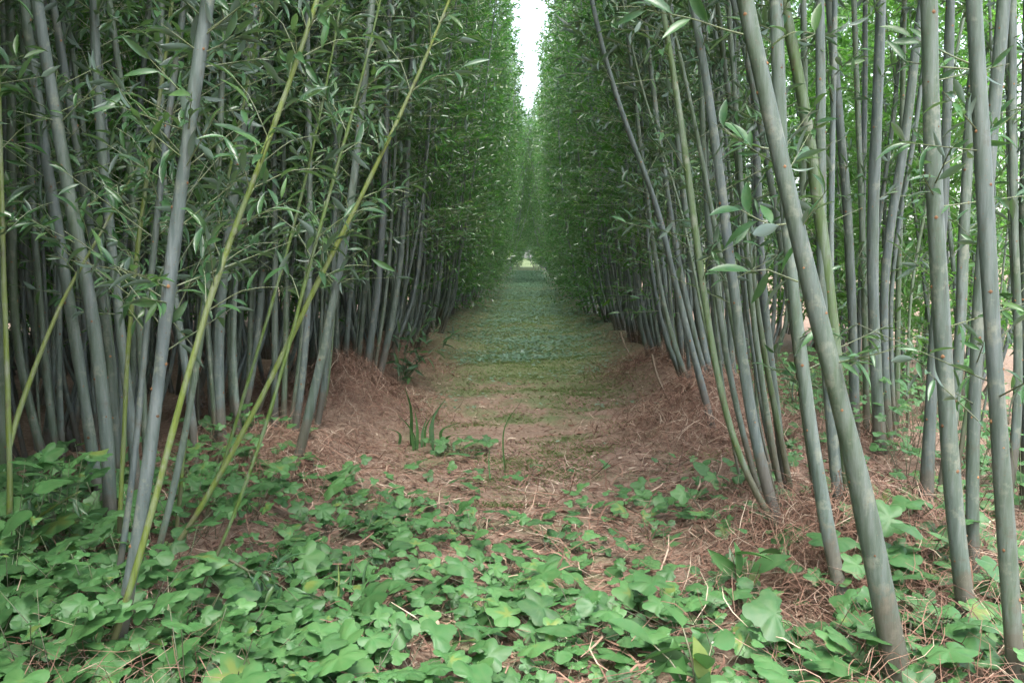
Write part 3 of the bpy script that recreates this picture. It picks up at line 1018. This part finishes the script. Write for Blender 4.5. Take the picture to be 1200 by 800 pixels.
young_shoot("thin green shoot fading into the dark hedge right of the longest leaning shoot",
            [(392, 60), (375, 145), (362, 200), (345, 270), (330, 325), (314, 375), (290, 450), (262, 540), (240, 610)],
            3.2, [3, 4, 4, 5, 5, 5, 5, 5, 5], .02, 2.2, .85, 23, 6, green=.8)
young_shoot("thin dark green shoot standing before the dim grey stems at left centre",
            [(300, 60), (285, 130), (268, 215), (248, 290), (232, 370), (222, 450), (212, 560), (205, 640)],
            3.0, [4, 4, 5, 5, 5, 6, 6, 6], 0, 2.2, .8, 25, 7, green=.6)

# ------------------------------------------------------------------ ground plants
def lobed(kind, q):
    """outline of one leaf: angle 0 = tip; returns radii for the ring of angles"""
    n = 66
    th = np.linspace(-np.pi, np.pi, n, endpoint=False)
    def discs(lobes):
        r = np.full(n, .22)
        for c, d, p_ in lobes:
            dl = np.angle(np.exp(1j * (th - c)))
            k_ = p_ ** 2 - (d * np.sin(dl)) ** 2
            r = np.where((k_ > 0) & (np.cos(dl) > 0), np.maximum(r, d * np.cos(dl) + np.sqrt(np.clip(k_, 0, None))), r)
        return r
    u = lambda a: q.uniform(.88, 1.12) * a
    if kind == 0:      # broad, five rounded lobes, each with small side lobes
        L_ = []
        for c, d in ((0, .62), (1.12, .56), (-1.12, .56), (2.2, .44), (-2.2, .44)):
            c = c + q.uniform(-.08, .08)
            L_ += [(c, u(d) * 1.06, .23), (c + .36, d * .86, .15), (c - .36, d * .86, .15), (c, d * .5, .2)]
        r = discs(L_)
    elif kind == 1:    # three lobes, cut deep
        L_ = []
        for c, d in ((0, .60), (1.35, .50), (-1.35, .50)):
            L_ += [(c, u(d) * 1.08, .25), (c + .42, d * .86, .17), (c - .42, d * .86, .17), (c, d * .45, .22)]
        r = discs(L_)
    else:              # small rounded oval with a notched tip
        r = discs([(0, .3, .5), (.5, .45, .32), (-.5, .45, .32)])
    r = r * (1 - .5 * np.exp(-((abs(th) - np.pi) / .25) ** 2))
    return th, np.clip(r * q.uniform(.97, 1.03, n), .12, 1)


def herb_template(kind, q):
    th, r = lobed(kind, q)
    n = len(th)
    V, T = [[.5, 0, 0]], []
    for f, lift in ((.5, .0), (1.0, 1.0)):
        for a, rr in zip(th, r):
            rad = rr * f * .62
            x, y = math.cos(a) * rad, math.sin(a) * rad
            w = .025 * math.cos(a * 5) * f + (.04 * math.cos(2 * a) - .05) * f * f * lift + .02 * abs(math.sin(a * 2.5)) * f
            V.append([.5 + x, y, w])
    for j in range(n):
        jn = (j + 1) % n
        T += [[0, 1 + j, 1 + jn], [1 + j, 1 + n + j, 1 + n + jn], [1 + j, 1 + n + jn, 1 + jn]]
    return np.array(V), np.array(T)


HQ = np.random.default_rng(11)
def vein_tint(V):
    n_ = (len(V) - 1) // 2
    rad = np.linalg.norm(V[1 + n_:, :2] - V[0, :2], axis=1)
    v = (rad - rad.min()) / (rad.max() - rad.min() + 1e-6)
    return np.concatenate([[.16], .02 + .08 * v ** 2, .02 + .02 * v])


HERBT = [herb_template(kk, HQ) for kk in (0, 0, 0, 1, 1, 2)]
HTINT = [vein_tint(t[0]) for t in HERBT]


def herb_plants(bag, roots, q, size=(.07, .14), high=(.05, .2), nl=(3, 6), spread=.16, tri=.22, kinds=None):
    """each root: a few long stalked lobed leaves, part of them three-fold"""
    st0, st1 = [], []
    per = {t: [[], [], [], [], []] for t in range(len(HERBT))}
    for (x, y) in roots:
        z = float(hgt(x, y))
        a0 = q.uniform(0, 6.28)
        m = q.integers(nl[0], nl[1] + 1)
        hh = q.uniform(*high)
        sz = q.uniform(*size)
        for j in range(m):
            a = a0 + j * 2.4 + q.uniform(-.4, .4)
            rr = spread * q.uniform(.25, 1.0)
            tip = np.array([x + math.cos(a) * rr, y + math.sin(a) * rr, z + hh * q.uniform(.55, 1.15)])
            st0.append([x, y, z - .01])
            st1.append(tip)
            d = np.array([math.cos(a), math.sin(a), q.uniform(-.25, .2)])
            nn = np.array([q.normal() * .26, q.normal() * .3 - .5, 1.0])
            t = int(q.integers(0, len(HERBT))) if kinds is None else int(q.choice(kinds))
            L = sz * q.uniform(.6, 1.2)
            if q.random() < tri:
                for da in (-1.15, 0, 1.15):
                    c, s = math.cos(a + da), math.sin(a + da)
                    dd = np.array([c, s, d[2] + q.normal() * .1])
                    A = per[3 + int(q.integers(0, 3))]
                    for lst, v in zip(A, (tip, dd, nn + q.normal(size=3) * .12, L * .72, L * .72 * q.uniform(.8, 1.0))):
                        lst.append(v)
            else:
                A = per[t]
                for lst, v in zip(A, (tip - d * L * .25, d, nn, L, L * q.uniform(.9, 1.15))):
                    lst.append(v)
    sticks(bag, np.array(st0), np.array(st1), .0017, .0012, 1, rnd=.6)
    for t, A in per.items():
        if A[0]:
            leaves(bag, np.array(A[0]), np.array(A[1]), np.array(A[2]), np.array(A[3]), np.array(A[4]), HERBT[t], 0, q=q, tint=HTINT[t])


def pn(x, y, f, s):
    return .5 + .5 * nz(np.asarray(x), np.asarray(y), f, s)


# low broad leaves across the foreground: nobody could count them
q = np.random.default_rng(21)
roots = []
while len(roots) < 245:
    px, py = q.uniform(-60, 1260), 560 + 300 * q.random() ** .75
    g = G(px, py)
    x, y = g[0], g[1]
    dens = np.clip((py - 535) / 80, 0, 1)
    dens *= .12 + .88 * (pn(x, y, 4.1, 5) > .42)
    if 860 < px < 1010 and 610 < py < 760:
        dens *= .12
    if 600 < px < 850 and 640 < py < 720:
        dens *= .55
    if 230 < px < 330 and 640 < py < 720:
        dens *= .4
    if px > 1010:
        dens *= .75
    if q.random() < dens:
        roots.append((x, y))
bag = Bag()
herb_plants(bag, roots, q, size=(.07, .125), high=(.02, .11), spread=.19, tri=.4)
roots = []
while len(roots) < 230:
    px, py = q.uniform(-60, 1260), 540 + 300 * q.random() ** .8
    g = G(px, py)
    if pn(g[0], g[1], 5.3, 8) > .3 and not (860 < px < 1000 and 610 < py < 760 and q.random() < .7):
        roots.append((g[0], g[1]))
herb_plants(bag, roots, q, size=(.025, .06), high=(.015, .07), nl=(3, 6), spread=.09)
# taller growth at the lower left
roots = []
while len(roots) < 90:
    px, py = q.uniform(-60, 330), q.uniform(590, 840)
    if px > 130 and q.random() < .6:
        continue
    g = G(px, py)
    roots.append((g[0], g[1]))
herb_plants(bag, roots, q, size=(.075, .125), high=(.06, .22), nl=(4, 6), spread=.18, tri=.5)
# scattered outliers on the litter and along the right hand litter
roots = [tuple(G(px, py)[:2]) for px, py in ((500, 545), (530, 555), (560, 560), (620, 550), (690, 545), (740, 560), (780, 545), (520, 520), (455, 560), (640, 590), (700, 590), (760, 590), (820, 600), (580, 600), (480, 590), (420, 580), (440, 610))]
herb_plants(bag, roots, q, size=(.05, .09), high=(.02, .07), nl=(2, 4), spread=.12)
roots = [(q.uniform(1.3, 2.9), q.uniform(3.2, 7.5)) for _ in range(210)]
herb_plants(bag, roots, q, size=(.04, .09), high=(.04, .34), nl=(4, 7), spread=.14)
roots = [(-q.uniform(.85, 1.4), q.uniform(3.0, 4.6)) for _ in range(40)]
herb_plants(bag, roots, q, size=(.05, .10), high=(.05, .2), nl=(3, 5), spread=.14)
tag(link("ground_cover", bag.mesh("ground_cover", [M_HERB, M_TWIG])), "low broad lobed green leaves covering the foreground litter", "ground cover", kind="stuff")

# small glossy creeping leaves down the middle of the path
bag = Bag()
n = 70000
y = 5.0 + 55 * q.random(n) ** 1.9
x = q.normal(0, .42, n) * (1 + np.clip(y - 7, 0, 5) / 8) + .02
m = (abs(x) < .86 + np.clip(y - 7.5, 0, 3) * .12) & (pn(x, y, 2.2, 9) + np.clip((y - 8.4) / 4.5, -.62, .5) + q.normal(0, .26, n) > .82)
x, y = x[m], y[m]
h = hgt(x, y)
hh = q.uniform(.008, .04, len(x)) * (.5 + pn(x, y, 3.3, 3))
b = np.stack([x, y, h + hh], -1)
az = q.uniform(0, 6.28, len(x))
d = np.stack([np.cos(az), np.sin(az), q.uniform(-.3, .3, len(x))], -1)
nn = np.array([0, -.12, 1.0]) + .2 * q.normal(size=(len(x), 3))
LL = q.uniform(.016, .045, len(x)) * (1 + np.clip(y - 10, 0, 30) / 40)
leaves(bag, b, d, nn, LL, LL * .75, LEAF6, 0, q=q)
tag(link("creeping_plants", bag.mesh("creeping_plants", [M_CREEP])), "small glossy creeping leaves carpeting the middle of the shaded path", "ground cover", kind="stuff")

# thin grass on the path
bag = Bag()
n = 130000
y = 3.9 + 22 * q.random(n) ** 1.8
x = q.normal(.1, .5, n)
m = (abs(x) < .95) & (pn(x, y, 2.9, 4) * .6 + pn(x, y, 7.9, 6) * .4 + np.clip((y - 6) / 8, -.1, .4) + q.normal(0, .12, n) > .60)
x, y = x[m], y[m]
b = np.stack([x, y, hgt(x, y) - .003], -1)
az = q.uniform(0, 6.28, len(x))
up = q.uniform(.4, 1.8, len(x))
d = np.stack([np.cos(az), np.sin(az), up], -1)
nn = np.stack([-np.cos(az) * up, -np.sin(az) * up, np.ones(len(x))], -1)
leaves(bag, b, d, nn, q.uniform(.012, .036, len(x)), q.uniform(.0008, .0016, len(x)) * (1 + np.clip(y - 6, 0, 16) / 8), LEAF2, 0, curl=q.uniform(.0, .2, len(x)), q=q)
tag(link("grass", bag.mesh("grass", [M_GRASS])), "thin short grass growing through brown litter on the path", "grass", kind="stuff")


# dry straw, needles and twigs over the ground and thickest on the mounds
def straw(n, xs, ys, L, W, bag, q, lift=.012, tilt=.18):
    h = hgt(xs, ys)
    az = q.uniform(0, 2 * np.pi, n)
    e = .03
    gx = (hgt(xs + e, ys) - hgt(xs - e, ys)) / (2 * e)
    gyy = (hgt(xs, ys + e) - hgt(xs, ys - e)) / (2 * e)
    slope = gx * np.cos(az) + gyy * np.sin(az)
    d = unit(np.stack([np.cos(az), np.sin(az), slope + q.normal(0, tilt, n)], -1))
    nrm = unit(np.stack([-gx, -gyy, np.ones(n)], -1) + .35 * q.normal(size=(n, 3)))
    nrm = unit(nrm - d * np.sum(nrm * d, -1, keepdims=True))
    s = np.cross(nrm, d)
    base = np.stack([xs, ys, h + q.uniform(0, lift, n)], -1)
    ben = q.normal(0, .16, n)
    V = []
    for u, wf in ((-.5, .55), (-.17, 1), (.17, 1), (.5, .35)):
        c = base + d * (u * L)[:, None] + s * (ben * L * (u * u * 4))[:, None] + nrm * (-.10 * L * (u * u * 4))[:, None]
        V += [c + s * (W * wf * .5)[:, None], c - s * (W * wf * .5)[:, None]]
    V = np.stack(V, 1)
    T = []
    for k_ in range(3):
        a = 2 * k_
        T += [[a, a + 1, a + 3], [a, a + 3, a + 2]]
    T = (np.arange(n)[:, None, None] * 8 + np.array(T)[None]).reshape(-1, 3)
    bag.add(V.reshape(-1, 3), T, 0, np.repeat(q.random(n), 8))


bag = Bag()
n = 15000
straw(n, q.uniform(-1.5, 1.6, n), 2.0 + 3.2 * q.random(n), q.uniform(.02, .13, n), q.uniform(.0015, .005, n), bag, q)
n = 2600
straw(n, q.uniform(-1.5, 1.7, n), 2.0 + 2.6 * q.random(n), q.uniform(.06, .24, n), q.uniform(.002, .006, n), bag, q, lift=.06, tilt=.35)
n = 9000
straw(n, q.uniform(-1.0, 1.0, n), 4.2 + 5 * q.random(n), q.uniform(.01, .05, n), q.uniform(.001, .003, n), bag, q, lift=.006, tilt=.1)
for xr, y0, y1, n in ((-1.02, 4.2, 9, 6000), (.98, 2.6, 9, 7000), (1.6, 2.8, 7, 4000), (-1.6, 3, 8, 4000), (2.5, 3.5, 9, 6000)):
    straw(n, q.normal(xr, .22 if abs(xr) < 2 else .5, n), q.uniform(y0, y1, n), q.uniform(.03, .16, n), q.uniform(.001, .003, n), bag, q, lift=.03, tilt=.3)
for e_ in [o for o in C.objects if o.name.startswith("willow_clump") and o.parent is None and 1.5 < o.location.y < 11 and abs(o.location.x) < 2]:
    n = 640
    straw(n, q.normal(e_.location.x, .17, n), q.normal(e_.location.y - .08, .2, n), q.uniform(.04, .22, n), q.uniform(.001, .0028, n), bag, q, lift=.13, tilt=.6)
n = 5000      # flat scraps of dead leaf
straw(n, q.uniform(-1.8, 2.6, n), 2.0 + 6 * q.random(n), q.uniform(.015, .05, n), q.uniform(.006, .014, n), bag, q, lift=.012, tilt=.15)
for cx, cy_, n in ((-1.0, 5.75, 5200), (.93, 5.25, 5200), (1.0, 2.95, 3000), (.98, 7.6, 2500), (-1.02, 7.6, 2500)):
    straw(n, q.normal(cx, .26, n), q.normal(cy_, .26, n), q.uniform(.04, .2, n), q.uniform(.001, .0026, n), bag, q, lift=.13, tilt=.5)
tag(link("dry_litter", bag.mesh("dry_litter", [M_STRAW])), "reddish brown dry stalks and shredded leaves heaped under the willows", "litter", kind="stuff")


# ------------------------------------------------------------------ single small things
def grass_tuft(label, px, py, blades, seed):
    qq = np.random.default_rng(seed)
    o = G(px, py)
    o[2] = float(hgt(o[0], o[1]))
    b = Bag()
    for tip, w in blades:
        t = P(*tip, o[1] + qq.uniform(-.08, .08)) - o
        r0 = np.array([np.clip(t[0] * .55, -.16, .16) + qq.uniform(-.03, .03), qq.uniform(-.1, .1), -.01])
        mid = r0 + (t - r0) * .5 + np.array([-t[0] * .25, 0, .10 * np.linalg.norm(t)])
        c = resample(np.array([r0, mid, t]), .02)
        n = len(c)
        u = np.linspace(0, 1, n)
        hw = w * .5 * np.clip(np.minimum(.4 + 2.5 * u, 1.02 - u ** 2.2), .03, 1)
        fx = unit(np.array([1.0, qq.uniform(-.5, .5), 0]))
        V = np.stack([c - fx * hw[:, None], c + np.array([0, .003, -.002]), c + fx * hw[:, None]], 1).reshape(-1, 3)
        T = []
        for i in range(n - 1):
            for cc in (0, 1):
                a = 3 * i + cc
                T += [[a, a + 1, a + 4], [a, a + 4, a + 3]]
        b.add(V, T, 0, qq.random())
    ob = link("grass_tuft", b.mesh("grass_tuft", [M_HERB]))
    ob.location = o
    tag(ob, label, "grass tuft")
    return ob


grass_tuft("tuft of upright broad grass blades at the left edge of the path", 492, 514,
           [((474, 452), 0.0186), ((523, 466), 0.0211), ((486, 480), 0.0161), ((501, 488), 0.0161), ((466, 486), 0.0149), ((540, 494), 0.0198), ((566, 510), 0.0211), ((448, 500), 0.0161), ((513, 482), 0.0161), ((592, 519), 0.0223), ((509, 484), 0.0136), ((480, 500), 0.0124), ((550, 524), 0.0186), ((528, 512), 0.0186)], 3)
grass_tuft("single tall thin grass stalk leaning right on the brown path", 566, 548, [((612, 468), .008), ((575, 520), .008)], 4)
grass_tuft("tuft of narrow grass blades under the young shoots in the left foreground", 408, 690, [((436, 648), .012), ((396, 655), .01), ((450, 668), .01), ((418, 640), .008)], 5)



def weed(label, px, py, n, seed, size, high, nl):
    qq = np.random.default_rng(seed)
    o = G(px, py)
    o[2] = float(hgt(o[0], o[1]))
    b = Bag()
    herb_plants(b, [(o[0] + qq.normal() * .05, o[1] + qq.normal() * .05) for _ in range(n)], qq, size=size, high=high, nl=nl, spread=.14, tri=.3)
    for k_ in range(len(b.V)):
        b.V[k_] = b.V[k_] - o
    ob = link("leafy_weed", b.mesh("leafy_weed", [M_HERB, M_TWIG]))
    ob.location = o
    tag(ob, label, "weed")


weed("low leafy weed sprawling beside the broad grass tuft on the path", 540, 522, 3, 31, (.06, .09), (.03, .08), (4, 6))
weed("tall lobed leaf weed standing highest in the lower left corner", 45, 690, 3, 32, (.11, .16), (.22, .36), (5, 7))
weed("lobed leaf weed between the thick leaning stem and the next thick stem", 1062, 690, 3, 33, (.10, .16), (.10, .2), (4, 6))
weed("lobed leaf weed under the litter heap at the foot of the leaning stem", 985, 760, 2, 34, (.08, .13), (.06, .14), (4, 5))


def seedling(label, px, py, tip, nl, L, W, seed, name="willow_seedling", cat="seedling", stems=3, spread=40):
    qq = np.random.default_rng(seed)
    o = G(px, py)
    o[2] = float(hgt(o[0], o[1]))
    e = empty(name, o, label, cat)
    f = Bag()
    sb = Bag()
    for j in range(stems):
        tp = (tip[0] + (j - (stems - 1) / 2) * spread, tip[1] + abs(j - (stems - 1) / 2) * spread * .6)
        t = P(*tp, o[1] + qq.uniform(-.1, .1)) - o
        c = resample(np.array([[0, 0, -.02], t * .5 + np.array([0, 0, .03]), t]), .02)
        V, T = tube(c, np.linspace(.004, .0015, len(c)), 6)
        sb.add(V, T, 0)
        u = np.linspace(.2, 1, nl)
        kk = (u * (len(c) - 1)).astype(int)
        d0 = unit(np.gradient(c, axis=0))[kk]
        ld = unit(d0 * .5 + unit(qq.normal(size=(nl, 3))) * .9 + np.array([0, 0, .15]))
        nn = unit(np.array([0, -.3, 1]) + .5 * qq.normal(size=(nl, 3)))
        LL = L * qq.uniform(.7, 1.2, nl)
        leaves(f, c[kk], ld, nn, LL, W * qq.uniform(.8, 1.2, nl), LEAFH, 0, curl=qq.uniform(0, .2, nl), q=qq)
    link("stem", sb.mesh("seedling_stem", [M_TWIG]), e)
    link("leaves", f.mesh("seedling_leaves", [M_HERB if cat == "herb" else M_LEAFN]), e)
    return e


seedling("small bushy willow sapling with bluish leaves leaning over the left path edge", 466, 455, (500, 372), 16, .10, .022, 1, "willow_sapling", "sapling", stems=5, spread=16)
seedling("little leafy seedling between the grey stems and the thick yellow green shoot", 118, 640, (100, 560), 8, .08, .03, 2)
seedling("leafy herb with upright pale oval leaves in the right foreground", 822, 815, (800, 735), 7, .11, .05, 5, "leafy_herb", "herb", stems=3, spread=34)
seedling("leafy herb with one tall pointed leaf at the foot of the bowed green stems", 868, 690, (872, 640), 7, .12, .04, 6, "leafy_herb", "herb", stems=2, spread=30)


def arc(label, pl, Y0, rad, name, cat, m):
    pts = np.array([P(x, y, Y) for (x, y), Y in zip(pl, Y0)])
    o = pts[0].copy()
    c = resample(pts - o, .03)
    b = Bag()
    V, T = tube(c, np.linspace(rad, rad * .55, len(c)), 6, lump=.05, seed=int(pl[0][0]))
    b.add(V, T, 0)
    ob = link(name, b.mesh(name, [m]))
    ob.location = o
    tag(ob, label, cat)


arc("thin bare brown twig drooping to the path edge above the reddish mound at right", [(764, 415), (770, 440), (781, 464), (794, 490)], [6.3, 6.25, 6.2, 6.1], .009, "bare_twig", "twig", M_BROWNTWIG)
arc("thin brown twig curving onto the path below the farther right stems", [(727, 390), (732, 404), (742, 422), (758, 442)], [8.4, 8.3, 8.1, 7.9], .009, "bare_twig", "twig", M_BROWNTWIG)
arc("short dark fallen twig lying on the brown path right of centre", [(722, 524), (733, 529), (746, 535)], [5.2, 5.12, 5.05], .005, "fallen_twig", "twig", M_BROWNTWIG)
arc("pale dry stalk lying among the leaves in the foreground left of centre", [(470, 690), (430, 668), (402, 706)], [3.0, 3.1, 2.95], .003, "dry_stalk", "twig", M_STRAW)
arc("pale bent dry stalk arching over litter at the foot of the leaning stem", [(968, 640), (985, 602), (1003, 592), (1012, 598)], [2.95, 2.95, 2.95, 2.95], .004, "dry_stalk", "twig", M_STRAW)
arc("pale dry stalk hooked round the foot of the second thick stem at right", [(1120, 745), (1138, 700), (1137, 660), (1126, 640), (1118, 620)], [2.6, 2.55, 2.55, 2.6, 2.6], .004, "dry_stalk", "twig", M_STRAW)


def petals(label, px, py, Y, n, seed, size=.035):
    qq = np.random.default_rng(seed)
    o = P(px, py, Y)
    b = Bag()
    d = unit(qq.normal(size=(n, 3)) * np.array([1, 1, .5]))
    leaves(b, np.zeros((n, 3)) + qq.normal(size=(n, 3)) * .008, d, unit(np.array([0, -.4, 1]) + .4 * qq.normal(size=(n, 3))), size * qq.uniform(.7, 1.2, n), size * qq.uniform(.35, .55, n), LEAFH, 0, curl=qq.uniform(-.3, .5, n), q=qq)
    g0 = np.array([[0.0, 0, 0]])
    hz = o[2] - float(hgt(o[0], o[1])) + .01
    if hz > .02:
        sticks(b, np.array([[0.0, 0, -hz]]), g0, .0015, .0012, 0)
    ob = link("withered_leaf", b.mesh("withered_leaf", [M_PALE]))
    ob.location = o
    tag(ob, label, "dead leaf")


petals("pale withered leaves curled over the leafy herb in the right foreground", 826, 768, 2.38, 4, 1, .05)
petals("white curled dead leaf hanging in the green leaves at lower left", 50, 745, 2.45, 3, 2, .045)
petals("small white scrap of dead leaf on low leaves beside the brown path litter", 782, 615, 3.7, 2, 3, .04)
petals("pale crumpled dead leaf among foreground leaves below the leafy herb", 755, 780, 2.45, 4, 4, .03)

# ------------------------------------------------------------------ light
W = bpy.data.worlds.new("World")
scene.world = W
W.use_nodes = True
nt = W.node_tree
nt.nodes.clear()
sky = nt.nodes.new('ShaderNodeTexSky')
sky.sky_type = 'NISHITA'
sky.sun_disc = False
EL, AZ = R(64), R(172)
sky.sun_elevation = EL
sky.sun_rotation = AZ
sky.air_density = 1.0
sky.dust_density = 3.0
hs = nt.nodes.new('ShaderNodeHueSaturation')
hs.inputs['Saturation'].default_value = .5
nt.links.new(sky.outputs[0], hs.inputs['Color'])
bg = nt.nodes.new('ShaderNodeBackground')
bg.inputs[1].default_value = .14
nt.links.new(hs.outputs[0], bg.inputs[0])
wo = nt.nodes.new('ShaderNodeOutputWorld')
nt.links.new(bg.outputs[0], wo.inputs[0])

sl = bpy.data.lights.new("sun", 'SUN')
sl.energy = 1.0
sl.angle = R(25)
sl.color = (1, .97, .93)
so = bpy.data.objects.new("sun", sl)
C.objects.link(so)
dirv = Vector((math.sin(AZ) * math.cos(EL), math.cos(AZ) * math.cos(EL), math.sin(EL)))   # towards the sun
so.rotation_euler = dirv.to_track_quat('Z', 'Y').to_euler()

vs = scene.view_settings
vs.view_transform = 'Standard'
vs.look = 'None'
vs.exposure = 2.6
vs.gamma = 1
vs.use_curve_mapping = False
cy = scene.cycles
cy.max_bounces = 5
cy.diffuse_bounces = 2
cy.use_adaptive_sampling = True
cy.adaptive_threshold = .02
cy.glossy_bounces = 2
cy.transmission_bounces = 3
cy.transparent_max_bounces = 4
cy.caustics_reflective = False
cy.caustics_refractive = False
cy.use_denoising = True
cy.volume_bounces = 1
cy.sample_clamp_indirect = 6
